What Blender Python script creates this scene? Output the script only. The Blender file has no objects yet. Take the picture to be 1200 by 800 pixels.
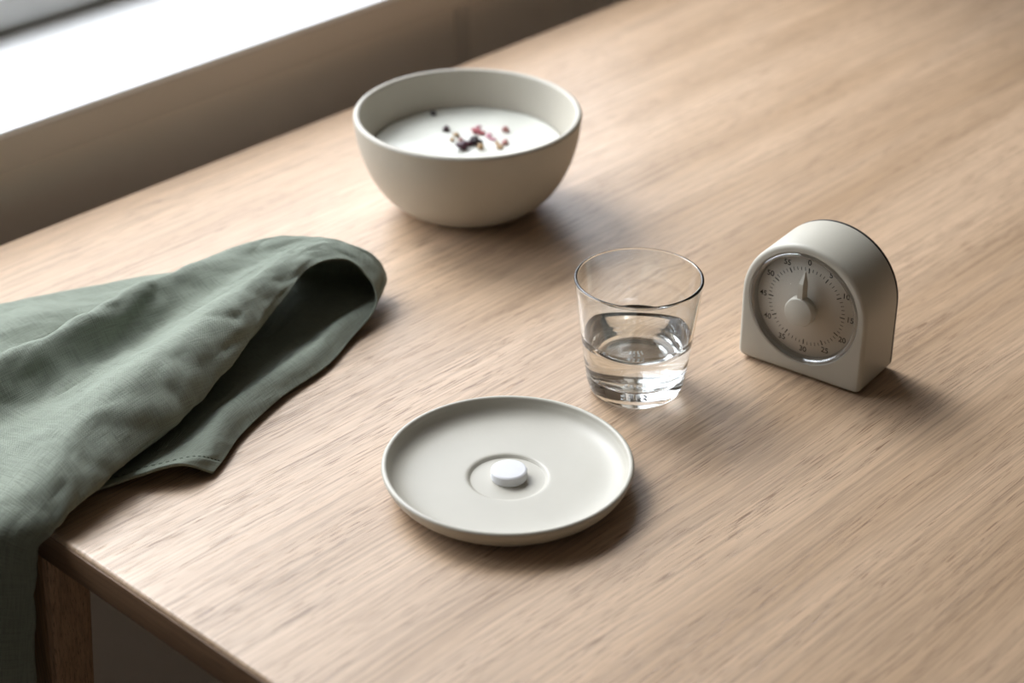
import bpy, bmesh, math, random
import numpy as np
from mathutils import Vector, Matrix, noise

random.seed(7)
scene = bpy.context.scene
col = scene.collection

# ------------------------------------------------------------------ camera
TOP = 0.74                       # height of the table top (m)
CAM_H = 0.64                     # camera height above the table top
FPX = 2300.0                     # focal length in pixels of a 1200 px wide frame
PITCH = math.radians(30.0)
AZ = math.radians(43.3)          # wood grain (+x) lies 43.3 degrees right of the viewing azimuth
FH = Vector((math.cos(AZ), math.sin(AZ), 0))
RT = Vector((math.sin(AZ), -math.cos(AZ), 0))
FW = FH * math.cos(PITCH) - Vector((0, 0, 1)) * math.sin(PITCH)
UP = FH * math.sin(PITCH) + Vector((0, 0, 1)) * math.cos(PITCH)
CAM = Vector((0, 0, TOP + CAM_H))


def at(u, v, z=0.0):
    """table-top position (z above the top) that shows at photo pixel u, v"""
    d = FW + RT * ((u - 600) / FPX) - UP * ((v - 400) / FPX)
    t = (TOP + z - CAM.z) / d.z
    return CAM + d * t


cam_data = bpy.data.cameras.new('camera')
cam_data.sensor_width = 36.0
cam_data.lens = 36.0 * FPX / 1200.0
cam_data.clip_start = 0.02
cam = bpy.data.objects.new('camera', cam_data)
col.objects.link(cam)
cam.matrix_world = Matrix((
    (RT.x, UP.x, -FW.x, CAM.x),
    (RT.y, UP.y, -FW.y, CAM.y),
    (RT.z, UP.z, -FW.z, CAM.z),
    (0, 0, 0, 1)))
scene.camera = cam
cam_data.dof.use_dof = True
cam_data.dof.focus_distance = (at(640, 520, 0.0) - CAM).dot(FW)
cam_data.dof.aperture_fstop = 5.0

# ------------------------------------------------------------------ light
world = bpy.data.worlds.new('overcast_sky')
scene.world = world
world.use_nodes = True
wn = world.node_tree.nodes
wl = world.node_tree.links
wn.clear()
w_out = wn.new('ShaderNodeOutputWorld')
w_bg = wn.new('ShaderNodeBackground')
w_tc = wn.new('ShaderNodeTexCoord')
w_sep = wn.new('ShaderNodeSeparateXYZ')
w_rmp = wn.new('ShaderNodeValToRGB')
w_map = wn.new('ShaderNodeMapRange')
w_map.inputs['From Min'].default_value = -1
w_map.inputs['From Max'].default_value = 1
wl.new(w_tc.outputs['Generated'], w_sep.inputs[0])
wl.new(w_sep.outputs['Z'], w_map.inputs['Value'])
wl.new(w_map.outputs[0], w_rmp.inputs[0])
e = w_rmp.color_ramp.elements
e[0].position = 0.0
e[0].color = (0.075, 0.077, 0.07, 1)
e[1].position = 1.0
e[1].color = (0.98, 1.03, 1.11, 1)
k = e.new(0.49); k.color = (0.09, 0.092, 0.085, 1)
k = e.new(0.52); k.color = (0.80, 0.85, 0.92, 1)
k = e.new(0.75); k.color = (0.94, 0.99, 1.07, 1)
wl.new(w_rmp.outputs[0], w_bg.inputs['Color'])
w_bg.inputs['Strength'].default_value = 4.6
wl.new(w_bg.outputs[0], w_out.inputs[0])

# window opening in the far wall (world metres)
SILL_Z = TOP + 0.055
SILL_F = at(0, 157, 0.055).y            # front edge of the sill
FRAME_Y = at(60, 24, 0.055).y           # room side of the window frame
WALL_Y = SILL_F + 0.010                # room face of the window wall
WIN_X0, WIN_X1 = 0.0, 1.65
WIN_Z0, WIN_Z1 = SILL_Z, SILL_Z + 1.35
WALL_OUT = FRAME_Y + 0.12

portal_data = bpy.data.lights.new('window_portal', 'AREA')
portal_data.shape = 'RECTANGLE'
portal_data.size = WIN_X1 - WIN_X0
portal_data.size_y = WIN_Z1 - WIN_Z0
portal_data.cycles.is_portal = True
portal = bpy.data.objects.new('window_portal', portal_data)
portal.location = ((WIN_X0 + WIN_X1) / 2, WALL_OUT + 0.01, (WIN_Z0 + WIN_Z1) / 2)
portal.rotation_euler = (math.radians(-90), 0, 0)
col.objects.link(portal)

sun_data = bpy.data.lights.new('hazy_sun', 'SUN')     # sun behind thin cloud: a wide soft disc
sun_data.energy = 2.5
sun_data.angle = math.radians(24)
sun_data.color = (0.97, 0.99, 1.0)
sun = bpy.data.objects.new('hazy_sun', sun_data)
sun_dir = Vector((-0.10, -1.0, -0.92))                # direction the light travels
sun.rotation_euler = sun_dir.to_track_quat('-Z', 'Y').to_euler()
sun.location = (1.0, 4.0, 4.0)
col.objects.link(sun)

vs = scene.view_settings
vs.view_transform = 'Standard'
vs.look = 'None'
vs.gamma = 1.0
vs.use_curve_mapping = False
vs.exposure = 0.0
scene.cycles.use_denoising = True
scene.cycles.max_bounces = 14
scene.cycles.transmission_bounces = 14
scene.cycles.transparent_max_bounces = 16
scene.cycles.caustics_refractive = True
scene.cycles.caustics_reflective = True
scene.cycles.sample_clamp_indirect = 40.0
scene.cycles.blur_glossy = 0.3


# ------------------------------------------------------------------ helpers
def link(o, parent=None):
    col.objects.link(o)
    if parent is not None:
        o.parent = parent
    return o


def smooth(me):
    for p in me.polygons:
        p.use_smooth = True


def mesh_obj(name, me, mat, parent=None, sm=True):
    if mat is not None and not me.materials:
        me.materials.append(mat)
    if sm:
        smooth(me)
    return link(bpy.data.objects.new(name, me), parent)


def bm_obj(name, bm, mat, parent=None, sm=False):
    bmesh.ops.recalc_face_normals(bm, faces=bm.faces)
    me = bpy.data.meshes.new(name)
    bm.to_mesh(me)
    bm.free()
    return mesh_obj(name, me, mat, parent, sm)


def empty(name, loc, rz=0.0):
    o = bpy.data.objects.new(name, None)
    o.empty_display_size = 0.02
    o.location = loc
    o.rotation_euler = (0, 0, rz)
    return link(o)


def tag(o, label, cat, group=None):
    o['label'] = label
    o['category'] = cat
    if group:
        o['group'] = group
    return o


def struct(o, label=None):
    o['kind'] = 'structure'
    if label:
        o['label'] = label
    return o


def box(bm, x0, x1, y0, y1, z0, z1):
    vv = [bm.verts.new(p) for p in ((x0, y0, z0), (x1, y0, z0), (x1, y1, z0), (x0, y1, z0),
                                    (x0, y0, z1), (x1, y0, z1), (x1, y1, z1), (x0, y1, z1))]
    for f in ((0, 3, 2, 1), (4, 5, 6, 7), (0, 1, 5, 4), (1, 2, 6, 5), (2, 3, 7, 6), (3, 0, 4, 7)):
        bm.faces.new([vv[i] for i in f])
    return vv


def box_obj(name, b, mat, parent=None, bevel=0.0, seg=3):
    bm = bmesh.new()
    box(bm, *b)
    if bevel:
        bmesh.ops.bevel(bm, geom=list(bm.edges), offset=bevel, segments=seg, profile=0.5, affect='EDGES')
    o = bm_obj(name, bm, mat, parent, sm=False)
    if bevel:
        for p in o.data.polygons:
            p.use_smooth = True
        o.data.set_sharp_from_angle(angle=math.radians(35)) if hasattr(o.data, 'set_sharp_from_angle') else None
    return o


def spline(pts, n):
    """Catmull-Rom through 2-D profile points, n samples per span"""
    P = [np.array(p, float) for p in pts]
    P = [2 * P[0] - P[1]] + P + [2 * P[-1] - P[-2]]
    out = []
    for i in range(1, len(P) - 2):
        p0, p1, p2, p3 = P[i - 1:i + 3]
        for k_ in range(n):
            t = k_ / n
            out.append(0.5 * ((2 * p1) + (p2 - p0) * t + (2 * p0 - 5 * p1 + 4 * p2 - p3) * t * t
                              + (-p0 + 3 * p1 - 3 * p2 + p3) * t ** 3))
    out.append(P[-2])
    return [tuple(p) for p in out]


def lathe(name, prof, mat, parent=None, seg=96, axis='Z', closed=False):
    """spin a profile of (r, z); points with r ~ 0 become poles"""
    bm = bmesh.new()
    rings = []
    for r, z in prof:
        if r < 1e-6:
            rings.append([bm.verts.new((0, 0, z))])
        else:
            rings.append([bm.verts.new((r * math.cos(2 * math.pi * i / seg), r * math.sin(2 * math.pi * i / seg), z))
                          for i in range(seg)])
    pairs = list(zip(rings[:-1], rings[1:]))
    if closed:
        pairs.append((rings[-1], rings[0]))
    for a, b in pairs:
        for i in range(seg):
            j = (i + 1) % seg
            if len(a) == 1 and len(b) == 1:
                continue
            if len(a) == 1:
                bm.faces.new((a[0], b[i], b[j]))
            elif len(b) == 1:
                bm.faces.new((a[i], b[0], a[j]))
            else:
                bm.faces.new((a[i], b[i], b[j], a[j]))
    if axis == '-X':                     # spin axis points out of a face looking towards -x
        for v in bm.verts:
            x, y, z = v.co
            v.co = (-z, -x, y)
    return bm_obj(name, bm, mat, parent, sm=True)


def arc(cx, cz, r, a0, a1, n):
    return [(cx + r * math.cos(math.radians(a0 + (a1 - a0) * i / n)),
             cz + r * math.sin(math.radians(a0 + (a1 - a0) * i / n))) for i in range(n + 1)]


# ------------------------------------------------------------------ materials
def new_mat(name):
    m = bpy.data.materials.new(name)
    m.use_nodes = True
    nt = m.node_tree
    return m, nt, nt.nodes['Principled BSDF'], nt.nodes['Material Output']


def N(nt, kind, **kw):
    n = nt.nodes.new(kind)
    for k_, v in kw.items():
        if hasattr(n, k_) and not k_.startswith('in_'):
            setattr(n, k_, v)
    return n


def noise_node(nt, vec, scale, detail=3.0, rough=0.5, dist=0.0):
    n = nt.nodes.new('ShaderNodeTexNoise')
    n.inputs['Scale'].default_value = scale
    n.inputs['Detail'].default_value = detail
    n.inputs['Roughness'].default_value = rough
    n.inputs['Distortion'].default_value = dist
    nt.links.new(vec, n.inputs['Vector'])
    return n


def mapping(nt, vec, scale=(1, 1, 1), loc=(0, 0, 0)):
    n = nt.nodes.new('ShaderNodeMapping')
    n.inputs['Scale'].default_value = scale
    n.inputs['Location'].default_value = loc
    nt.links.new(vec, n.inputs['Vector'])
    return n.outputs[0]


def ramp(nt, fac, stops):
    n = nt.nodes.new('ShaderNodeValToRGB')
    el = n.color_ramp.elements
    while len(el) < len(stops):
        el.new(0.5)
    for e_, (p, c) in zip(el, stops):
        e_.position = p
        e_.color = (c[0], c[1], c[2], 1) if not isinstance(c, (int, float)) else (c, c, c, 1)
    nt.links.new(fac, n.inputs[0])
    return n.outputs[0]


def mix(nt, fac, a, b, mode='MIX'):
    n = nt.nodes.new('ShaderNodeMix')
    n.data_type = 'RGBA'
    n.blend_type = mode
    for sock, val in ((n.inputs[0], fac), (n.inputs[6], a), (n.inputs[7], b)):
        if isinstance(val, (int, float)):
            sock.default_value = val
        elif isinstance(val, tuple):
            sock.default_value = (*val, 1)
        else:
            nt.links.new(val, sock)
    return n.outputs[2]


def math_node(nt, op, a, b=None):
    n = nt.nodes.new('ShaderNodeMath')
    n.operation = op
    for sock, val in ((n.inputs[0], a), (n.inputs[1], b)):
        if val is None:
            continue
        if isinstance(val, (int, float)):
            sock.default_value = val
        else:
            nt.links.new(val, sock)
    return n.outputs[0]


def bump(nt, bsdf, height, strength, dist):
    n = nt.nodes.new('ShaderNodeBump')
    n.inputs['Strength'].default_value = strength
    n.inputs['Distance'].default_value = dist
    nt.links.new(height, n.inputs['Height'])
    nt.links.new(n.outputs[0], bsdf.inputs['Normal'])
    return n


def plain(name, colr, rough=0.5, spec=0.5, var=0.04, vscale=30.0, bstr=0.0, bscale=400.0):
    m, nt, b, _ = new_mat(name)
    tc = nt.nodes.new('ShaderNodeTexCoord').outputs['Object']
    n = noise_node(nt, tc, vscale, 4)
    lo = tuple(c * (1 - var) for c in colr)
    hi = tuple(min(1, c * (1 + var)) for c in colr)
    nt.links.new(ramp(nt, n.outputs[0], [(0.3, lo), (0.7, hi)]), b.inputs['Base Color'])
    b.inputs['Roughness'].default_value = rough
    b.inputs['Specular IOR Level'].default_value = spec
    if bstr:
        bump(nt, b, noise_node(nt, tc, bscale, 3).outputs[0], bstr, 0.0004)
    return m


def oak(name, tint=(1, 1, 1), rough=0.37, along='x'):
    m, nt, b, _ = new_mat(name)
    tc = nt.nodes.new('ShaderNodeTexCoord').outputs['Object']
    if along != 'x':
        sw = nt.nodes.new('ShaderNodeMapping')
        sw.inputs['Rotation'].default_value = (0, math.radians(90), 0) if along == 'z' else (0, 0, math.radians(90))
        nt.links.new(tc, sw.inputs['Vector'])
        tc = sw.outputs[0]
    # gentle waviness of the grain lines
    warp = noise_node(nt, mapping(nt, tc, (3.0, 9.0, 9.0)), 1.0, 2)
    wv = nt.nodes.new('ShaderNodeVectorMath'); wv.operation = 'MULTIPLY_ADD'
    nt.links.new(warp.outputs['Color'], wv.inputs[0])
    wv.inputs[1].default_value = (0.0, 0.014, 0.014)
    nt.links.new(tc, wv.inputs[2])
    v = wv.outputs[0]
    broad = noise_node(nt, mapping(nt, v, (1.2, 16, 16)), 1.0, 3, 0.55)
    fine = noise_node(nt, mapping(nt, v, (5, 420, 420)), 1.0, 3, 0.6)
    hair = noise_node(nt, mapping(nt, v, (18, 1200, 1200)), 1.0, 2, 0.6)
    c0 = tuple(a * t for a, t in zip((0.485, 0.326, 0.202), tint))
    c1 = tuple(a * t for a, t in zip((0.64, 0.455, 0.307), tint))
    base = ramp(nt, broad.outputs[0], [(0.32, c0), (0.68, c1)])
    fr = ramp(nt, fine.outputs[0], [(0.30, 0.72), (0.60, 1.06)])
    c = mix(nt, 1.0, base, fr, 'MULTIPLY')
    hr = ramp(nt, hair.outputs[0], [(0.30, 0.86), (0.6, 1.03)])
    c = mix(nt, 1.0, c, hr, 'MULTIPLY')
    # open pores: short dark dashes along the grain
    pore = noise_node(nt, mapping(nt, v, (42, 1300, 1300), (3.1, 7.7, 1.3)), 1.0, 1.5, 0.5)
    pm = ramp(nt, pore.outputs[0], [(0.59, 0.0), (0.65, 1.0)])
    patch = ramp(nt, noise_node(nt, mapping(nt, v, (4, 40, 40), (5, 2, 0)), 1.0, 2).outputs[0], [(0.36, 0.25), (0.6, 1.0)])
    pf = math_node(nt, 'MULTIPLY', pm, patch)
    dark = tuple(a * t for a, t in zip((0.22, 0.13, 0.075), tint))
    c = mix(nt, math_node(nt, 'MULTIPLY', pf, 0.85), c, dark)
    nt.links.new(c, b.inputs['Base Color'])
    rr = ramp(nt, fine.outputs[0], [(0.3, rough + 0.06), (0.7, rough - 0.04)])
    nt.links.new(rr, b.inputs['Roughness'])
    b.inputs['Specular IOR Level'].default_value = 0.55
    h = math_node(nt, 'SUBTRACT', math_node(nt, 'MULTIPLY', fine.outputs[0], 0.35), pf)
    bump(nt, b, h, 0.3, 0.0004)
    return m


def linen():
    m, nt, b, out = new_mat('sage_linen')
    uv = nt.nodes.new('ShaderNodeUVMap').outputs[0]
    sep = nt.nodes.new('ShaderNodeSeparateXYZ')
    wob = noise_node(nt, uv, 60, 2)
    wv = nt.nodes.new('ShaderNodeVectorMath'); wv.operation = 'MULTIPLY_ADD'
    nt.links.new(wob.outputs['Color'], wv.inputs[0])
    wv.inputs[1].default_value = (0.0012, 0.0012, 0)
    nt.links.new(uv, wv.inputs[2])
    nt.links.new(wv.outputs[0], sep.inputs[0])
    k_ = 2 * math.pi / 0.0011
    sx = math_node(nt, 'SINE', math_node(nt, 'MULTIPLY', sep.outputs[0], k_))
    sy = math_node(nt, 'SINE', math_node(nt, 'MULTIPLY', sep.outputs[1], k_))
    weave = math_node(nt, 'MULTIPLY', sx, sy)
    slub_a = noise_node(nt, mapping(nt, uv, (60, 1500, 1)), 1.0, 2)
    slub_b = noise_node(nt, mapping(nt, uv, (1500, 60, 1)), 1.0, 2)
    slub = math_node(nt, 'ADD', slub_a.outputs[0], slub_b.outputs[0])
    cloud = noise_node(nt, uv, 14, 4)
    base = ramp(nt, cloud.outputs[0], [(0.3, (0.215, 0.25, 0.20)), (0.7, (0.26, 0.295, 0.238))])
    tone = ramp(nt, slub, [(0.6, 0.6), (1.0, 1.0), (1.35, 1.35)])
    c = mix(nt, 1.0, base, tone, 'MULTIPLY')
    c = mix(nt, math_node(nt, 'MULTIPLY_ADD', weave, 0.10), c, (0.36, 0.40, 0.33))
    nt.links.new(c, b.inputs['Base Color'])
    b.inputs['Roughness'].default_value = 0.9
    b.inputs['Specular IOR Level'].default_value = 0.2
    b.inputs['Sheen Weight'].default_value = 0.08
    b.inputs['Sheen Roughness'].default_value = 0.5
    h = math_node(nt, 'ADD', math_node(nt, 'MULTIPLY', weave, 0.5), slub)
    bump(nt, b, h, 0.7, 0.0008)
    return m


def clear_glass(name, ior=1.5, tint=(1, 1, 1)):
    m, nt, b, out = new_mat(name)
    nt.nodes.remove(b)
    g = nt.nodes.new('ShaderNodeBsdfGlass')
    g.inputs['IOR'].default_value = ior
    g.inputs['Roughness'].default_value = 0.0
    g.inputs['Color'].default_value = (*tint, 1)
    nt.links.new(g.outputs[0], out.inputs['Surface'])
    return m


def thin_clear(name, refl=1.0, rough=0.03, tint=(1, 1, 1)):
    m, nt, b, out = new_mat(name)
    nt.nodes.remove(b)
    t = nt.nodes.new('ShaderNodeBsdfTransparent')
    t.inputs[0].default_value = (*tint, 1)
    g = nt.nodes.new('ShaderNodeBsdfGlossy')
    g.inputs['Roughness'].default_value = rough
    lw = nt.nodes.new('ShaderNodeLayerWeight')
    fres = math_node(nt, 'ADD', math_node(nt, 'MULTIPLY', math_node(nt, 'POWER', lw.outputs['Facing'], 5.0), 0.9), 0.05)
    mx = nt.nodes.new('ShaderNodeMixShader')
    nt.links.new(math_node(nt, 'MULTIPLY', fres, refl), mx.inputs[0])
    nt.links.new(t.outputs[0], mx.inputs[1])
    nt.links.new(g.outputs[0], mx.inputs[2])
    nt.links.new(mx.outputs[0], out.inputs['Surface'])
    return m


M_oak = oak('oak_top')
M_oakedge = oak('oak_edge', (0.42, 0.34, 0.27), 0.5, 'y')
M_oakleg = oak('oak_leg', (0.88, 0.78, 0.66), 0.5, 'z')
M_linen = linen()
M_stone = plain('stoneware_glaze', (0.535, 0.51, 0.44), 0.42, 0.45, 0.03, 25, 0.08, 500)
M_bowl = plain('bowl_glaze', (0.53, 0.495, 0.42), 0.48, 0.45, 0.035, 25, 0.08, 500)
M_pill = plain('tablet_white', (0.76, 0.76, 0.78), 0.6, 0.3, 0.01, 300)
M_yog = plain('yogurt_white', (0.74, 0.745, 0.675), 0.3, 0.5, 0.02, 40, 0.15, 90)
M_glass = clear_glass('tumbler_glass', 1.50, (0.985, 0.992, 0.99))
M_water = clear_glass('water', 1.33)
M_etch = plain('etched_white', (0.9, 0.9, 0.9), 0.6)
M_timer = plain('timer_plastic', (0.545, 0.52, 0.445), 0.42, 0.4, 0.012, 60, 0.05, 1500)
M_dial = plain('dial_plastic', (0.60, 0.56, 0.48), 0.5, 0.4, 0.015, 60)
M_knob = plain('knob_plastic', (0.60, 0.57, 0.49), 0.45, 0.4, 0.01, 60)
M_back = plain('timer_back', (0.045, 0.042, 0.038), 0.5, 0.4)
M_rubber = plain('rubber', (0.03, 0.028, 0.025), 0.8, 0.2)
M_print = plain('dial_print', (0.035, 0.033, 0.030), 0.6, 0.2)
M_lens = thin_clear('timer_lens', 1.3, 0.24)
M_bezel = thin_clear('bezel_clear', 4.0, 0.08, (0.92, 0.92, 0.91))
M_wall = plain('wall_paint', (0.84, 0.77, 0.68), 0.85, 0.2, 0.02, 3.0, 0.1, 300)
M_room = plain('room_paint', (0.60, 0.54, 0.47), 0.9, 0.2, 0.03, 2.0)
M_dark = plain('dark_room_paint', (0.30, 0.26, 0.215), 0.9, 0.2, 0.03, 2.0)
M_ceil = plain('ceiling_paint', (0.75, 0.72, 0.68), 0.9, 0.2, 0.02, 2.0)
M_floor = plain('floor_covering', (0.56, 0.48, 0.41), 0.7, 0.3, 0.05, 6.0)
M_sill = plain('sill_paint', (0.86, 0.86, 0.85), 0.4, 0.5, 0.01, 8)
M_sillshade_trim = plain('sill_shade_and_trim', (0.68, 0.625, 0.555), 0.6, 0.3, 0.02, 5)  # shade on the white sill front put into a beige colour; batten shares it
M_frame = plain('frame_paint', (0.84, 0.85, 0.83), 0.45, 0.4, 0.02, 8)
M_gasket = plain('gasket', (0.6, 0.59, 0.52), 0.7, 0.3)
M_pane = thin_clear('window_glass', 1.0, 0.0)

# ------------------------------------------------------------------ room shell
RX0, RX1, RY0, RZ = -1.6, 3.6, -2.4, 2.55
struct(box_obj('floor', (RX0 - 0.1, RX1 + 0.1, RY0 - 0.1, WALL_OUT, -0.1, 0.0), M_floor), 'plain warm beige floor under the table')
struct(box_obj('ceiling', (RX0 - 0.1, RX1 + 0.1, RY0 - 0.1, WALL_OUT, RZ, RZ + 0.1), M_ceil))
struct(box_obj('wall_left', (RX0 - 0.1, RX0, RY0, WALL_OUT, 0, RZ), M_dark))
struct(box_obj('wall_right', (RX1, RX1 + 0.1, RY0, WALL_OUT, 0, RZ), M_room))
struct(box_obj('wall_front', (RX0, RX1, RY0 - 0.1, RY0, 0, RZ), M_room))
bm = bmesh.new()
box(bm, RX0, RX1, WALL_Y, WALL_OUT, 0, WIN_Z0 - 0.032)
box(bm, RX0, WIN_X0, WALL_Y, WALL_OUT, WIN_Z0 - 0.032, RZ)
box(bm, WIN_X1, RX1, WALL_Y, WALL_OUT, WIN_Z0 - 0.032, RZ)
box(bm, WIN_X0, WIN_X1, WALL_Y, WALL_OUT, WIN_Z1, RZ)
struct(bm_obj('wall_back', bm, M_wall), 'taupe painted wall under the white window sill')

# window: frame, sash, gasket, pane, sill
win = struct(empty('window_1', ((WIN_X0 + WIN_X1) / 2, FRAME_Y, WIN_Z0)), 'pale grey window frame above the white sill')


def wpart(name, b, mat, bevel=0.0):
    o = box_obj(name, b, mat, None, bevel)
    o.parent = win
    o.matrix_parent_inverse = Matrix.Translation(-Vector(win.location))
    return o


fy0, fy1 = FRAME_Y, FRAME_Y + 0.06
g = 0.0005
wpart('frame_rail', (WIN_X0 + g, WIN_X1 - g, fy0 + 0.004, fy1, WIN_Z0 + g, WIN_Z0 + 0.003), M_gasket)
wpart('frame_rail', (WIN_X0 + g, WIN_X1 - g, fy0, fy1, WIN_Z0 + 0.003, WIN_Z0 + 0.030), M_frame, 0.004)
wpart('frame_rail', (WIN_X0 + g, WIN_X1 - g, fy0, fy1, WIN_Z1 - 0.05, WIN_Z1 - g), M_frame, 0.004)
for xa in (WIN_X0 + g, WIN_X1 - 0.05):
    wpart('frame_stile', (xa, xa + 0.05 - g, fy0, fy1, WIN_Z0 + 0.031, WIN_Z1 - 0.051), M_frame, 0.004)
wpart('pane', (WIN_X0 + 0.051, WIN_X1 - 0.051, fy0 + 0.028, fy0 + 0.030, WIN_Z0 + 0.031, WIN_Z1 - 0.051), M_pane)
sill = box_obj('window_sill', (WIN_X0 - 1.2, WIN_X1 + 1.2, SILL_F, WALL_Y - g, SILL_Z - 0.005, SILL_Z), M_sill, None, 0.0015)
bm = bmesh.new()
box(bm, WIN_X0 + g, WIN_X1 - g, WALL_Y - 0.004, WALL_OUT - 0.001, SILL_Z - 0.031, SILL_Z - 0.0001)
sill2 = bm_obj('sill_board', bm, M_sill)
sill_front = box_obj('shaded_sill_front', (WIN_X0 - 1.2, WIN_X1 + 1.2, SILL_F + 0.0008, WALL_Y - g, SILL_Z - 0.033, SILL_Z - 0.0053), M_sillshade_trim, None, 0.002)  # front of the white sill, its shade painted in as beige
for s_ in (sill, sill2, sill_front):
    s_.parent = win
    s_.matrix_parent_inverse = Matrix.Translation(-Vector(win.location))
# narrow batten over the joint in the wall boarding
jx = at(541, 50, -0.02)
tj = (WALL_Y - CAM.y) / (jx - CAM).y
jp = CAM + (jx - CAM) * tj
struct(box_obj('trim_1', (jp.x - 0.009, jp.x + 0.009, WALL_Y - 0.002, WALL_Y - g, 0.0, SILL_Z - 0.033), M_sillshade_trim, None, 0.0006),
       'narrow upright batten on the taupe wall below the sill')

# ------------------------------------------------------------------ table
TX0 = at(65, 628).x
TY1 = at(300, 169).y
TX1, TY0 = TX0 + 1.75, TY1 - 0.95
T_TH = 0.024
table = empty('oak_table', ((TX0 + TX1) / 2, (TY0 + TY1) / 2, 0))
tag(table, 'light oak table with visible grain and rounded edges by the window', 'table')


def tpart(name, b, mat, bevel, parent=table):
    o = box_obj(name, b, mat, None, bevel)
    o.parent = parent
    o.matrix_parent_inverse = Matrix.Translation(-Vector(table.location))
    return o


tpart('tabletop', (TX0, TX1, TY0, TY1, TOP - T_TH, TOP), M_oak, 0.0028)
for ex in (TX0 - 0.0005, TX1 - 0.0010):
    eb = tpart('end_face_strip', (ex, ex + 0.0015, TY0 + 0.003, TY1 - 0.003, TOP - T_TH + 0.001, TOP - 0.0030), M_oakedge, 0.0003)  # thin strip added over each end face, toned darker than the top
    eb['label'] = 'thin oak strip over the table end, toned darker'
TX0i = TX0 + 0.004


LEG_Y = 0.838
yc = (TY0 + TY1) / 2


def table_leg(x, y, sx):
    bm = bmesh.new()
    w0, w1, n = 0.034, 0.020, 10
    rings = []
    for i in range(n + 1):
        t = i / n
        h = (TOP - T_TH) * (1 - t)
        w = w0 + (w1 - w0) * t
        cx = x
        cy = y + (0.10 * (TOP - T_TH) * t if y > yc else -0.10 * (TOP - T_TH) * t)
        r = 0.006
        ring = []
        for qx, qy, a0 in ((1, 1, 0), (-1, 1, 90), (-1, -1, 180), (1, -1, 270)):
            for k_ in range(4):
                a = math.radians(a0 + 30 * k_)
                ring.append(bm.verts.new((cx + qx * (w / 2 - r) + r * math.cos(a), cy + qy * (w / 2 - r) + r * math.sin(a), h)))
        rings.append(ring)
    for a, b in zip(rings[:-1], rings[1:]):
        for i in range(16):
            j = (i + 1) % 16
            bm.faces.new((a[i], a[j], b[j], b[i]))
    bm.faces.new(rings[0])
    bm.faces.new(rings[-1])
    o = bm_obj('leg', bm, M_oakleg)
    o.parent = table
    o.matrix_parent_inverse = Matrix.Translation(-Vector(table.location))
    return o


for lx, sx in ((TX0 + 0.022, 1), (TX1 - 0.05, -1)):
    for ly in (LEG_Y, 2 * yc - LEG_Y):
        table_leg(lx, ly, sx)

# ------------------------------------------------------------------ plate and tablet
pc = at(595, 557.5, 0.0068)
plate_prof = [(0, 0.0025), (0.040, 0.0025), (0.046, 0.0), (0.053, 0.0)] + \
    spline([(0.0555, 0.0006), (0.0615, 0.0030), (0.0660, 0.0068), (0.0690, 0.0112), (0.0705, 0.0150)], 6) + \
    arc(0.0689, 0.0156, 0.0017, 0, 170, 8) + \
    spline([(0.0668, 0.0146), (0.0640, 0.0108), (0.0585, 0.0082), (0.050, 0.0071), (0.036, 0.0067), (0.0245, 0.0066)], 6) + \
    spline([(0.0234, 0.0065), (0.0225, 0.0061), (0.0215, 0.0052), (0.0203, 0.0047), (0.012, 0.0047)], 5) + [(0, 0.0047)]
plate = lathe('saucer', plate_prof, M_stone, seg=128)
plate.location = (pc.x, pc.y, TOP)
plate.data.transform(Matrix.Diagonal((1.03, 1.03, 1.0, 1)))
tag(plate, 'shallow pale cream stoneware saucer with a sunken ring holding a white tablet', 'saucer')

tc_ = at(596.5, 559.0, 0.0047)
rp = 0.0106
pill_prof = [(0, 0.0), (rp - 0.0006, 0.0), (rp - 0.0005, 0.0)] + arc(rp - 0.0005, 0.0005, 0.0005, -90, 0, 4) + \
    [(rp, 0.0007), (rp, 0.0050), (rp - 0.0001, 0.0052), (rp - 0.0003, 0.00535), (rp - 0.0011, 0.00575), (rp - 0.0013, 0.00582),
     (rp - 0.0016, 0.00584), (0.005, 0.0059), (0, 0.00592)]
pill = lathe('tablet', pill_prof, M_pill, seg=72)
pill.location = (tc_.x, tc_.y, TOP + 0.0047)
tag(pill, 'round white tablet lying in the middle of the saucer', 'tablet')

# ------------------------------------------------------------------ bowl of yogurt
bc = at(548, 130, 0.0743)
R = 0.0807
bowl_prof = [(0, 0.003), (0.032, 0.003), (0.035, 0.0), (0.039, 0.0)] + \
    spline([(0.0415, 0.0012), (0.052, 0.0070), (0.0635, 0.0175), (0.0725, 0.033), (0.0780, 0.050), (0.0803, 0.0665)], 6) + \
    arc(0.0781, 0.0675, 0.0024, 0, 175, 8) + \
    spline([(0.0755, 0.066), (0.0725, 0.052), (0.0665, 0.036), (0.057, 0.021), (0.044, 0.0115), (0.025, 0.008)], 6) + [(0, 0.0075)]
bowl = lathe('bowl', bowl_prof, M_bowl, seg=128)
bowl.location = (bc.x, bc.y, TOP)
bowl.data.transform(Matrix.Diagonal((1.03, 1.03, 1.065, 1)))
tag(bowl, 'round pale beige stoneware bowl filled with white yogurt', 'bowl')

YZ = 0.0465
bm = bmesh.new()
nr, ns = 28, 72
rings = []
RY = 0.0706


def yog_h(x, y):
    r = math.hypot(x, y) / RY
    sw = 0.0006 * math.sin(3.2 * math.atan2(y, x) + 9 * r) * (1 - r) * min(1, 4 * r)
    return YZ + sw + 0.0010 * noise.noise(Vector((x * 45, y * 45, 2))) + 0.0012 * max(0, r - 0.9) * 10 * 0.6


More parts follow.
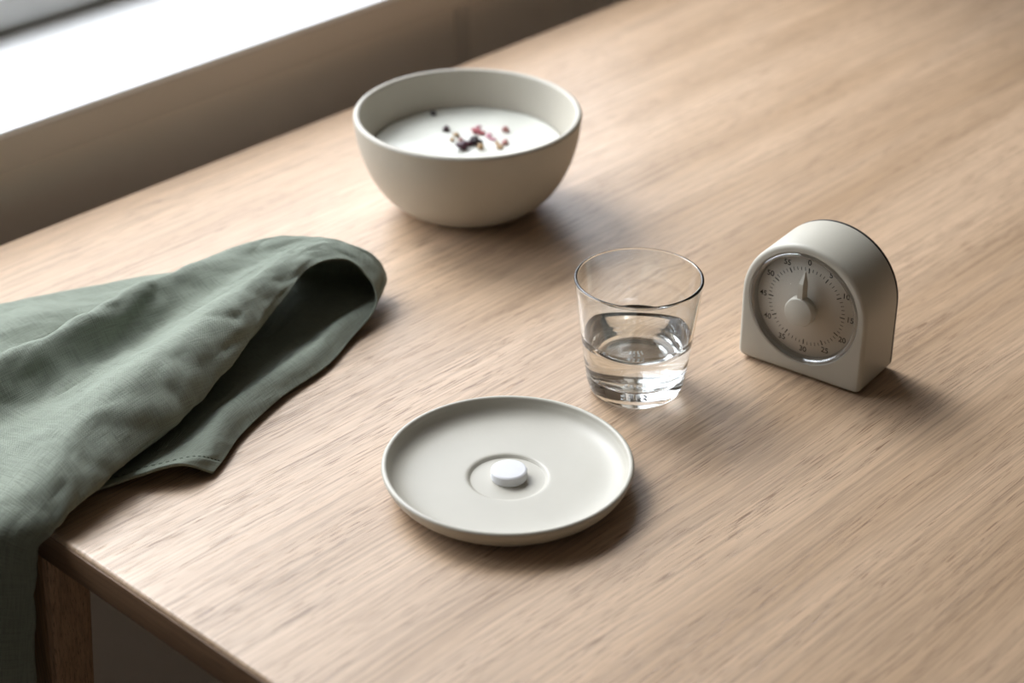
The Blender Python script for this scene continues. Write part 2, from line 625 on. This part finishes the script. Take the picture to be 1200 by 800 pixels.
for i in range(nr + 1):
    r = RY * i / nr
    if i == 0:
        rings.append([bm.verts.new((0, 0, yog_h(0, 0)))])
    else:
        rings.append([bm.verts.new((r * math.cos(2 * math.pi * j / ns), r * math.sin(2 * math.pi * j / ns),
                                    yog_h(r * math.cos(2 * math.pi * j / ns), r * math.sin(2 * math.pi * j / ns)))) for j in range(ns)])
for r, z in ((0.0640, 0.033), (0.0545, 0.020), (0.043, 0.0122), (0.02, 0.009)):
    rings.append([bm.verts.new((r * math.cos(2 * math.pi * j / ns), r * math.sin(2 * math.pi * j / ns), z)) for j in range(ns)])
rings.append([bm.verts.new((0, 0, 0.0085))])
for a, b in zip(rings[:-1], rings[1:]):
    for j in range(ns):
        j2 = (j + 1) % ns
        if len(a) == 1:
            bm.faces.new((a[0], b[j], b[j2]))
        elif len(b) == 1:
            bm.faces.new((a[j], b[0], a[j2]))
        else:
            bm.faces.new((a[j], b[j], b[j2], a[j2]))
yog = bm_obj('yogurt', bm, M_yog, sm=True)
yog.location = (bc.x, bc.y, TOP)
tag(yog, 'smooth white yogurt filling the beige bowl', 'yogurt')

# crumbs and petals strewn on the yogurt
GARN = {
    'plum': (plain('garnish_plum', (0.055, 0.010, 0.022), 0.5), 'berry_piece'),
    'dark': (plain('garnish_dark', (0.022, 0.010, 0.012), 0.5), 'berry_piece'),
    'red': (plain('garnish_red', (0.42, 0.085, 0.10), 0.55), 'petal_piece'),
    'pink': (plain('garnish_pink', (0.58, 0.26, 0.32), 0.6), 'petal_piece'),
    'tan': (plain('garnish_tan', (0.50, 0.33, 0.17), 0.6), 'nut_piece'),
    'rose': (plain('garnish_rose', (0.42, 0.20, 0.18), 0.6), 'nut_piece'),
}
garnish = [   # photo pixel, size (m), kind, label
    (508, 133, 0.0042, 'dark', 'tiny dark crumb beside the bowl wall on the yogurt'),
    (523, 151, 0.0044, 'plum', 'small purple berry piece set apart on the yogurt'),
    (558, 152, 0.0062, 'red', 'bright red petal piece, largest of the red ones on the yogurt'),
    (565, 155, 0.0046, 'red', 'small red petal piece touching the larger red petal'),
    (561, 148, 0.0036, 'pink', 'pink petal flake behind the bright red petal'),
    (573, 158, 0.0050, 'pink', 'pink petal flake beside the small red petal'),
    (577, 162, 0.0036, 'pink', 'paler pink flake next to the tan crumb'),
    (592, 151, 0.0044, 'rose', 'faint rosy crumb lying alone on the smooth yogurt'),
    (557, 165, 0.0068, 'dark', 'blackish berry piece in the middle of the toppings'),
    (550, 168, 0.0044, 'plum', 'plum berry sliver between the two darkest pieces'),
    (542, 171, 0.0064, 'plum', 'deep plum berry piece next to the blackish one'),
    (535, 157, 0.0034, 'tan', 'tan nut crumb near the small purple berry'),
    (530, 163, 0.0032, 'tan', 'pale tan crumb in front of the purple berry'),
    (540, 162, 0.0030, 'rose', 'tiny rosy crumb beside the tan crumbs'),
    (563, 172, 0.0048, 'tan', 'golden nut crumb beside the blackish berry piece'),
    (586, 171, 0.0036, 'tan', 'tan crumb near the bowl rim'),
    (592, 166, 0.0044, 'rose', 'reddish brown crumb near the bowl rim'),
    (583, 167, 0.0030, 'tan', 'small light crumb beside the reddish brown one'),
]
for gi, (u, v, s, kind, lab) in enumerate(garnish):
    s *= 1.4
    mat, nm = GARN[kind]
    p = at(u, v, YZ + s * 0.25)
    lx, ly = p.x - bc.x, p.y - bc.y
    bm = bmesh.new()
    bmesh.ops.create_icosphere(bm, subdivisions=3, radius=0.5)
    flat = 0.34 if 'petal' in nm else 0.62
    asp = random.uniform(0.6, 0.95)
    for vtx in bm.verts:
        q = vtx.co.copy()
        d = 1 + 0.55 * noise.noise(q * 2.2 + Vector((gi * 7.3, 0, 0))) + 0.25 * noise.noise(q * 6 + Vector((0, gi * 3.1, 0)))
        vtx.co = Vector((q.x * s * d, q.y * s * asp * d, q.z * s * flat * d + (0.10 * s * (q.x * q.x) * 4 if 'petal' in nm else 0)))
    o = bm_obj(nm, bm, mat, sm=True)
    o.rotation_euler = (0, 0, random.uniform(0, 6.28))
    zmin = min(vx.co.z for vx in o.data.vertices)
    o.location = (p.x, p.y, TOP + yog_h(lx, ly) - zmin - 0.0006)
    tag(o, lab, {'berry_piece': 'berry', 'petal_piece': 'petal', 'nut_piece': 'nut'}[nm], 'toppings on the yogurt')

# ------------------------------------------------------------------ glass of water
gc = at(749, 324, 0.0785)
GH, RB, RR, WT, BT = 0.0785, 0.0294, 0.0396, 0.0019, 0.0120


def g_out(z):
    return RB + (RR - RB) * (z / GH) ** 0.92


glass_prof = [(0, 0.0022), (0.015, 0.0017), (0.0215, 0.0006), (0.0232, 0.0)] + \
    arc(RB - 0.0048, 0.0048, 0.0048, -88, -5, 6) + \
    [(g_out(z), z) for z in (0.008, 0.016, 0.026, 0.036, 0.046, 0.056, 0.066, 0.0765)] + \
    arc(RR - WT / 2 - 0.0001, GH - 0.0011, WT / 2 + 0.0001, 0, 180, 8) + \
    [(g_out(z) - WT, z) for z in (0.0755, 0.066, 0.056, 0.046, 0.036, 0.026, 0.0205)] + \
    spline([(g_out(0.0170) - WT - 0.0003, 0.0170), (g_out(0.014) - WT - 0.0018, 0.0138), (g_out(0.0125) - WT - 0.005, BT + 0.0002)], 5) + \
    [(0.012, BT), (0, BT)]
glass = empty('drinking_glass', (gc.x, gc.y, TOP))
gb = lathe('glass_body', glass_prof, M_glass, glass, seg=128)
tag(glass, 'clear tapered drinking glass with a thick base, half full of water', 'glass')
# white mark on the thick base
random.seed(3)
bm = bmesh.new()
fwd = Vector((FH.x, FH.y))
rgt = Vector((RT.x, RT.y))
for row, (vv, cnt, wid) in enumerate(((0.0028, 4, 0.0060), (0.0004, 4, 0.0070), (-0.0028, 2, 0.004))):
    for i in range(cnt):
        cx = wid * ((i + 0.5) / cnt - 0.5) * 2 * 0.5 * 1.6
        L = wid / cnt * random.uniform(0.5, 0.95)
        hh = random.uniform(0.0007, 0.0013)
        ang = random.uniform(-0.7, 0.7) if row < 2 else 0
        pts = []
        for dx, dy in ((-L / 2, -hh), (L / 2, -hh), (L / 2, hh), (-L / 2, hh)):
            ex = dx * math.cos(ang) - dy * math.sin(ang) + cx
            ey = dx * math.sin(ang) + dy * math.cos(ang) + vv
            q = rgt * ex + fwd * ey
            pts.append((q.x, q.y))
        lo = [bm.verts.new((a, b, 0.0027)) for a, b in pts]
        hi = [bm.verts.new((a, b, 0.0034)) for a, b in pts]
        bm.faces.new(lo[::-1]); bm.faces.new(hi)
        for a in range(4):
            b = (a + 1) % 4
            bm.faces.new((lo[a], lo[b], hi[b], hi[a]))
mk = bm_obj('base_mark', bm, M_etch, glass)
mk['label'] = 'small white moulded mark under the glass base'

WZ = 0.0395
wo = 0.0002
water_prof = [(0, BT - wo), (0.012, BT - wo)] + \
    [(r + wo, z - wo) for r, z in spline([(g_out(0.0125) - WT - 0.005, BT + 0.0002), (g_out(0.014) - WT - 0.0018, 0.0138), (g_out(0.0170) - WT - 0.0003, 0.0170)], 5)] + \
    [(g_out(z) - WT + wo, z) for z in (0.0205, 0.026, 0.034)] + \
    [(g_out(WZ) - WT + wo, WZ + 0.0012), (g_out(WZ) - WT - 0.0007, WZ + 0.0004), (g_out(WZ) - WT - 0.0018, WZ), (0, WZ)]
water = lathe('water', water_prof, M_water, seg=128)
water.location = (gc.x, gc.y, TOP)
tag(water, 'still clear water in the lower half of the tapered glass', 'water')

# ------------------------------------------------------------------ kitchen timer
tA, tB = at(868, 416), at(1006, 461)
TW = 0.0875
TH_, TD = 0.0915, 0.0440
tmid = at(934, 440.5)
TROT = math.radians(7.0)
timer = empty('kitchen_timer', (tmid.x, tmid.y, TOP), TROT)
tag(timer, 'cream arched kitchen timer with a round minute dial standing on the table', 'timer')
# local frame: front face at x = 0 looking towards -x, y = left (+) / right (-), z up
RA = TW / 2
Z0 = 0.0012


def outline(inset, n=40, rc=0.005):
    w = RA - inset
    zc = TH_ - RA
    pts = []
    rr = max(0.0008, rc - inset)
    zb = Z0 + inset
    for i in range(n + 1):
        a = math.pi * i / n
        pts.append((w * math.cos(a), zc + w * math.sin(a)))
    for i in range(1, 12):                     # left side
        pts.append((-w, zc + (zb + rr - zc) * i / 12))
    for i in range(7):
        a = math.pi + math.pi / 2 * i / 6
        pts.append((-w + rr + rr * math.cos(a), zb + rr + rr * math.sin(a)))
    for i in range(1, 24):                     # bottom
        pts.append((-w + rr + (2 * w - 2 * rr) * i / 24, zb))
    for i in range(7):
        a = 1.5 * math.pi + math.pi / 2 * i / 6
        pts.append((w - rr + rr * math.cos(a), zb + rr + rr * math.sin(a)))
    for i in range(1, 12):                     # right side
        pts.append((w, zb + rr + (zc - zb - rr) * i / 12))
    return pts


ZC = TH_ - RA + 0.0005             # dial centre height
DR = 0.0378                        # dial recess radius


def loft(bm, loops):
    vl = [[bm.verts.new(p) for p in lp] for lp in loops]
    n = len(vl[0])
    for a, b in zip(vl[:-1], vl[1:]):
        for i in range(n):
            j = (i + 1) % n
            bm.faces.new((a[i], a[j], b[j], b[i]))
    return vl


bev = 0.0030
loops = []
base_out = outline(0)
npt = len(base_out)
# recess circle matched vertex by vertex to the outline by angle
angs = [math.atan2(z - ZC, y) for y, z in base_out]


def circ(r, x):
    return [(x, r * math.cos(a), ZC + r * math.sin(a)) for a in angs]


loops.append(circ(DR * 0.2, 0.0058))
loops.append(circ(DR, 0.0058))
loops.append(circ(DR, 0.0006))
loops.append(circ(DR + 0.0006, 0.0))
for i in range(6):
    a = math.pi / 2 * i / 5
    ins = bev * (1 - math.sin(a))
    loops.append([(bev * (1 - math.cos(a)), y, z) for y, z in outline(ins)])
for i in range(4):
    a = math.pi / 2 * i / 3
    ins = 0.0012 * (1 - math.cos(a))
    loops.append([(TD - 0.0022 - 0.0012 + 0.0012 * math.sin(a), y, z) for y, z in outline(ins)])
bm = bmesh.new()
vl = loft(bm, loops)
bm.faces.new(vl[0])
bm.faces.new(vl[-1])
body = bm_obj('body', bm, M_timer, timer, sm=True)
body.data.set_sharp_from_angle(angle=math.radians(40))
bm = bmesh.new()
vl = loft(bm, [[(TD - 0.0022 + dx, y, z) for y, z in outline(ins)] for dx, ins in ((0, 0.0005), (0.0001, 0.0002), (0.0016, 0.0002), (0.0022, 0.0012))])
bm.faces.new(vl[0]); bm.faces.new(vl[-1])
bk = bm_obj('back_cover', bm, M_back, timer, sm=False)
bk['label'] = 'dark back cover'
for fx in (0.007, TD - 0.008):
    for fy in (-RA + 0.011, RA - 0.011):
        f_ = lathe('foot', [(0, 0), (0.0035, 0), (0.004, 0.0004), (0.004, 0.0014), (0, 0.0014)], M_rubber, timer, seg=20)
        f_.location = (fx, fy, 0)

# dial plate, marks, numerals
dial = lathe('dial', [(0, 0.0002), (0, 0.001), (DR - 0.0005, 0.001), (DR - 0.0003, 0.0002)], M_dial, timer, seg=96, axis='-X')
dial.location = (0.0056, 0, ZC)
DX = 0.0056 - 0.001 - 0.00008     # x of the print
bm = bmesh.new()
for i in range(60):
    a = math.radians(90 - 6 * i)
    big = i % 5 == 0
    r1 = 0.0268
    r0 = r1 - (0.0034 if big else 0.0022)
    w = 0.00036 if big else 0.00019
    q = []
    for r, s in ((r0, -w), (r1, -w), (r1, w), (r0, w)):
        ry = r * math.cos(a) - s * math.sin(a)
        rz = r * math.sin(a) + s * math.cos(a)
        q.append((ry, rz))
    vs_ = [bm.verts.new((DX, -ry, ZC + rz)) for ry, rz in q]
    vb_ = [bm.verts.new((DX + 0.00006, -ry, ZC + rz)) for ry, rz in q]
    bm.faces.new(vs_)
    for k_ in range(4):
        bm.faces.new((vs_[k_], vs_[(k_ + 1) % 4], vb_[(k_ + 1) % 4], vb_[k_]))
marks = bm_obj('minute_marks', bm, M_print, None)
marks.parent = dial
marks.matrix_parent_inverse = Matrix.Translation(-Vector(dial.location))
marks['kind'] = 'stuff'
for i in range(12):
    a = math.radians(90 - 30 * i)
    cu = bpy.data.curves.new('numeral', 'FONT')
    cu.body = str(i * 5)
    cu.size = 0.0052
    cu.align_x = 'CENTER'
    cu.align_y = 'CENTER'
    cu.extrude = 0.00003
    cu.offset = 0.00006
    cu.materials.append(M_print)
    tmp = bpy.data.objects.new('numeral_outline', cu)
    link(tmp)
    bpy.context.view_layer.update()
    me = bpy.data.meshes.new_from_object(tmp.evaluated_get(bpy.context.evaluated_depsgraph_get()))
    bpy.data.objects.remove(tmp)
    me.name = 'numeral'
    r = 0.0305
    # text plane: x -> -y (reader's right), y -> +z, normal -> -x
    me.transform(Matrix(((0, 0, -1, DX - 0.0056), (-1, 0, 0, -r * math.cos(a)), (0, 1, 0, r * math.sin(a)), (0, 0, 0, 1))))
    if not me.materials:
        me.materials.append(M_print)
    link(bpy.data.objects.new('numeral', me), dial)

# clear bezel ring and domed lens
ring_prof = [(DR - 0.0002, 0.0), (DR - 0.0002, 0.0042), (DR - 0.0006, 0.0050), (DR - 0.0014, 0.0053), (DR - 0.0024, 0.0048), (DR - 0.0032, 0.0030), (DR - 0.0036, 0.0)]
bz = lathe('bezel_ring', ring_prof, M_bezel, timer, seg=96, axis='-X', closed=True)
bz.location = (0.0044, 0, ZC)
bz['label'] = 'clear plastic rim round the dial'
Rl = DR - 0.0030
lens_prof = [(0.0052, 0.0034)] + [(r, 0.0034 * (1 - (r / Rl) ** 2) + 0.0) for r in np.linspace(0.006, Rl, 16)]
ln = lathe('dial_lens', lens_prof, M_lens, timer, seg=96, axis='-X')
ln.location = (0.0030, 0, ZC)
ln['label'] = 'clear domed dial cover'
# knob with pointer
KR = 0.0098
knob = lathe('knob', [(0, 0), (0.0045, 0), (0.0045, 0.004), (KR, 0.0045), (KR, 0.0098), (KR - 0.0003, 0.0104), (KR - 0.0009, 0.0107), (0, 0.0107)],
             M_knob, timer, seg=64, axis='-X')
knob.location = (0.0045, 0, ZC)
bm = bmesh.new()
pts = [(0.0025, 0.004), (0.0023, 0.017), (0.0021, 0.0198), (0.0003, 0.0262), (-0.0003, 0.0262), (-0.0021, 0.0198), (-0.0023, 0.017), (-0.0025, 0.004)]
fr_ = []
bk_ = []
for y, z in pts:
    hx = 0.0100 if z < 0.018 else (0.0096 if z < 0.02 else 0.0056)
    fr_.append(bm.verts.new((-hx, y * (0.72 if z < 0.02 else 1), z)))
    bk_.append(bm.verts.new((-0.0046, y, z)))
bm.faces.new(fr_)
bm.faces.new(bk_[::-1])
for i in range(len(pts)):
    j = (i + 1) % len(pts)
    bm.faces.new((fr_[i], bk_[i], bk_[j], fr_[j]))
bmesh.ops.triangulate(bm, faces=[f for f in bm.faces if len(f.verts) > 4])
pt = bm_obj('pointer', bm, M_knob, None)
pt.parent = knob

# ------------------------------------------------------------------ linen napkin
def rows():
    R_ = []
    # hanging part over the table end, bottom first: x, y, z per lane
    yH = [1.055, 1.010, 0.965, 0.930, 0.885, 0.835, 0.802, 0.815]
    for z, xs, dy in ((-0.215, (.446, .428, .444, .420, .440, .418, .446, .462), (.00, .00, .004, .0, -.004, .006, .010, .010)),
                      (-0.150, (.447, .432, .446, .424, .442, .420, .448, .463), (.00, .00, .002, .0, -.003, .004, .007, .008)),
                      (-0.085, (.452, .440, .450, .430, .446, .427, .452, .464), (.00, .00, .000, .0, .000, .000, .003, .004)),
                      (-0.035, (.458, .448, .455, .438, .450, .434, .456, .465), (.00, .00, .000, .0, .000, -.004, -.002, .000)),
                      (-0.004, (.464, .458, .461, .447, .456, .444, .461, .468), (.00, .00, .000, .0, .002, -.010, -.004, -.004))):
        R_.append([(x, y + d, z + (0.012 if (j in (3, 5) and z > -0.01) else 0)) for j, (x, y, d) in enumerate(zip(xs, yH, dy))])
    up = {
        .482: ([1.060, 1.010, .963, .931, .897, .822, .796, .808], [.003, .008, .008, .030, .011, .026, .012, .003]),
        .515: ([1.060, 1.008, .962, .931, .899, .834, .802, .815], [.003, .012, .009, .034, .015, .035, .017, .003]),
        .555: ([1.054, 1.005, .962, .930, .901, .845, .811, .825], [.003, .008, .008, .038, .018, .041, .021, .004]),
        .600: ([1.043, 1.000, .962, .930, .904, .854, .823, .838], [.003, .013, .008, .041, .022, .045, .024, .006]),
        .650: ([1.022, .985, .960, .936, .909, .868, .843, .854], [.003, .008, .011, .042, .027, .046, .029, .014]),
        .700: ([1.000, .970, .953, .935, .907, .883, .868, .864], [.003, .012, .018, .041, .036, .046, .038, .032]),
        .735: ([.965, .950, .941, .928, .908, .891, .880, .874], [.008, .020, .030, .042, .041, .046, .045, .041]),
    }
    for x, (ys, zs) in up.items():
        R_.append([(x, y, z) for y, z in zip(ys, zs)])
    R_.append([(.750, .935, .018), (.752, .930, .028), (.755, .926, .036), (.759, .919, .040), (.766, .904, .042), (.769, .890, .043), (.767, .879, .042), (.763, .869, .038)])
    R_.append([(.757, .928, .011), (.761, .923, .018), (.767, .916, .024), (.775, .905, .027), (.784, .890, .029), (.790, .875, .028), (.786, .864, .026), (.771, .853, .022)])
    R_.append([(.752, .930, .004), (.758, .925, .005), (.765, .917, .006), (.774, .905, .007), (.784, .889, .008), (.791, .868, .009), (.783, .857, .010), (.762, .843, .010)])
    low = {
        .735: ([.925, .915, .905, .893, .880, .860, .846, .835], [.002, .002, .002, .002, .003, .004, .010, .004]),
        .700: ([.920, .908, .895, .882, .867, .848, .833, .821], [.002, .002, .002, .002, .002, .004, .010, .003]),
        .655: ([.912, .900, .886, .872, .856, .838, .825, .813], [.002, .002, .002, .002, .002, .005, .011, .003]),
        .610: ([.902, .888, .874, .860, .844, .826, .811, .798], [.002, .002, .002, .002, .003, .006, .012, .003]),
    }
    for x, (ys, zs) in low.items():
        R_.append([(x, y, z) for y, z in zip(ys, zs)])
    R_.append([(.500, .885, .002), (.503, .868, .002), (.508, .852, .002), (.516, .836, .002), (.528, .820, .003), (.550, .803, .009), (.572, .790, .011), (.586, .785, .003)])
    R_.append([(.484, .875, .002), (.486, .857, .002), (.492, .841, .002), (.502, .825, .002), (.516, .813, .003), (.536, .801, .008), (.556, .789, .012), (.573, .779, .0025)])
    return np.array(R_)


G = rows()


def cr(G, axis, n):
    """resample along an axis with Catmull-Rom, evenly in index"""
    G = np.moveaxis(G, axis, 0)
    m = len(G)
    P = np.concatenate([[2 * G[0] - G[1]], G, [2 * G[-1] - G[-2]]])
    out = []
    for k_ in range(n):
        u = k_ / (n - 1) * (m - 1)
        i = min(int(u), m - 2)
        t = u - i
        p0, p1, p2, p3 = P[i], P[i + 1], P[i + 2], P[i + 3]
        out.append(0.5 * ((2 * p1) + (p2 - p0) * t + (2 * p0 - 5 * p1 + 4 * p2 - p3) * t * t + (-p0 + 3 * p1 - 3 * p2 + p3) * t ** 3))
    return np.moveaxis(np.array(out), 0, axis)


NS, NT = 330, 190
S = cr(cr(G, 0, NS), 1, NT)
# arc length coordinates
ds = np.linalg.norm(np.diff(S, axis=0), axis=2)
us = np.concatenate([np.zeros((1, NT)), np.cumsum(ds, axis=0)])
us = us.mean(axis=1, keepdims=True) * np.ones((1, NT))
dt = np.linalg.norm(np.diff(S, axis=1), axis=2)
ut = np.concatenate([np.zeros((NS, 1)), np.cumsum(dt, axis=1)], axis=1)
ut = ut * 0.4 + ut.mean(axis=0, keepdims=True) * 0.6
# wrinkles along the normal
ga = np.gradient(S, axis=0)
gb_ = np.gradient(S, axis=1)
Nn = np.cross(ga, gb_)
Nn /= np.linalg.norm(Nn, axis=2, keepdims=True) + 1e-12
row_of = np.arange(NS) / (NS - 1) * (len(G) - 1)
for i in range(NS):
    rr = row_of[i]
    amp = 1.0
    if rr > 13.5:
        amp = 0.45
    for j in range(NT):
        a, b = us[i, j], ut[i, j]
        n1 = noise.noise(Vector((a * 22, b * 30, 3.1)))
        n2 = 1 - abs(noise.noise(Vector((a * 30 + 0.6 * n1, b * 52 + n1, 9.4)))) * 2
        n3 = noise.noise(Vector((a * 90 + n1, b * 120, 1.7)))
        n4 = 1 - abs(noise.noise(Vector((a * 75 + 1.2 * n1, b * 40 + n2, 5.5)))) * 2
        h = 0.0020 * n1 + 0.0014 * n2 + 0.0006 * n3 + 0.0006 * n4
        edge = min(1.0, min(j, NT - 1 - j) / 12)
        S[i, j] += Nn[i, j] * h * amp * (0.35 + 0.65 * edge)
S[..., 2] = np.where((S[..., 0] > TX0 - 0.004), np.maximum(S[..., 2], 0.0014), S[..., 2])
# keep the drape clear of the table end
mask = S[..., 2] < 0.0014
S[..., 0] = np.where(mask, np.minimum(S[..., 0], TX0 - 0.003), S[..., 0])

nap = empty('linen_napkin', (0.62, 0.90, TOP))
tag(nap, 'rumpled sage green linen napkin folded on the table and draped over its end', 'napkin')


def grid_mesh(name, A, U, V, mat, thick, off):
    ns_, nt_ = A.shape[:2]
    o0 = np.array(nap.location)
    verts = (A + np.array([0, 0, TOP]) - o0).reshape(-1, 3)
    idx = np.arange(ns_ * nt_).reshape(ns_, nt_)
    faces = np.stack([idx[:-1, :-1], idx[:-1, 1:], idx[1:, 1:], idx[1:, :-1]], axis=-1).reshape(-1, 4)
    me = bpy.data.meshes.new(name)
    me.from_pydata(verts.tolist(), [], faces.tolist())
    uvl = me.uv_layers.new(name='UVMap')
    li = np.empty(len(me.loops), dtype=np.int32)
    me.loops.foreach_get('vertex_index', li)
    uvs = np.stack([U.reshape(-1)[li], V.reshape(-1)[li]], axis=-1).astype(np.float32)
    uvl.data.foreach_set('uv', uvs.reshape(-1))
    o = mesh_obj(name, me, mat, nap)
    md = o.modifiers.new('thickness', 'SOLIDIFY')
    md.thickness = thick
    md.offset = off
    return o


cloth = grid_mesh('cloth', S, us, ut, M_linen, 0.0011, 0.0)
# folded hem along the loose end
hemS = S[-14:, 20:, :].copy()
hem = grid_mesh('hem', hemS, us[-14:, 20:], ut[-14:, 20:], M_linen, 0.0019, 0.0)
hem['label'] = 'stitched hem along the loose end'

# row of stitches holding the hem
bm = bmesh.new()
line = S[-15, 20:, :] + np.array([0, 0, TOP]) - np.array(nap.location)
nrm = Nn[-15, 20:, :]
for k_ in range(0, len(line) - 3, 4):
    p, q = Vector(line[k_]), Vector(line[k_ + 2])
    n_ = Vector(nrm[k_])
    d_ = (q - p).normalized()
    w_ = d_.cross(n_).normalized() * 0.00028
    for sgn in (1, -1):
        o_ = n_ * (sgn * 0.00085)
        lo = [bm.verts.new(v) for v in (p - w_ + o_ * 0.5, q - w_ + o_ * 0.5, q + w_ + o_ * 0.5, p + w_ + o_ * 0.5)]
        hi = [bm.verts.new(v) for v in (p - w_ + o_, q - w_ + o_, q + w_ + o_, p + w_ + o_)]
        bm.faces.new(lo[::-1]); bm.faces.new(hi)
        for a in range(4):
            b = (a + 1) % 4
            bm.faces.new((lo[a], lo[b], hi[b], hi[a]))
st = bm_obj('hem_stitching', bm, plain('stitch_thread', (0.11, 0.13, 0.10), 0.9, 0.1), nap)
st['kind'] = 'stuff'
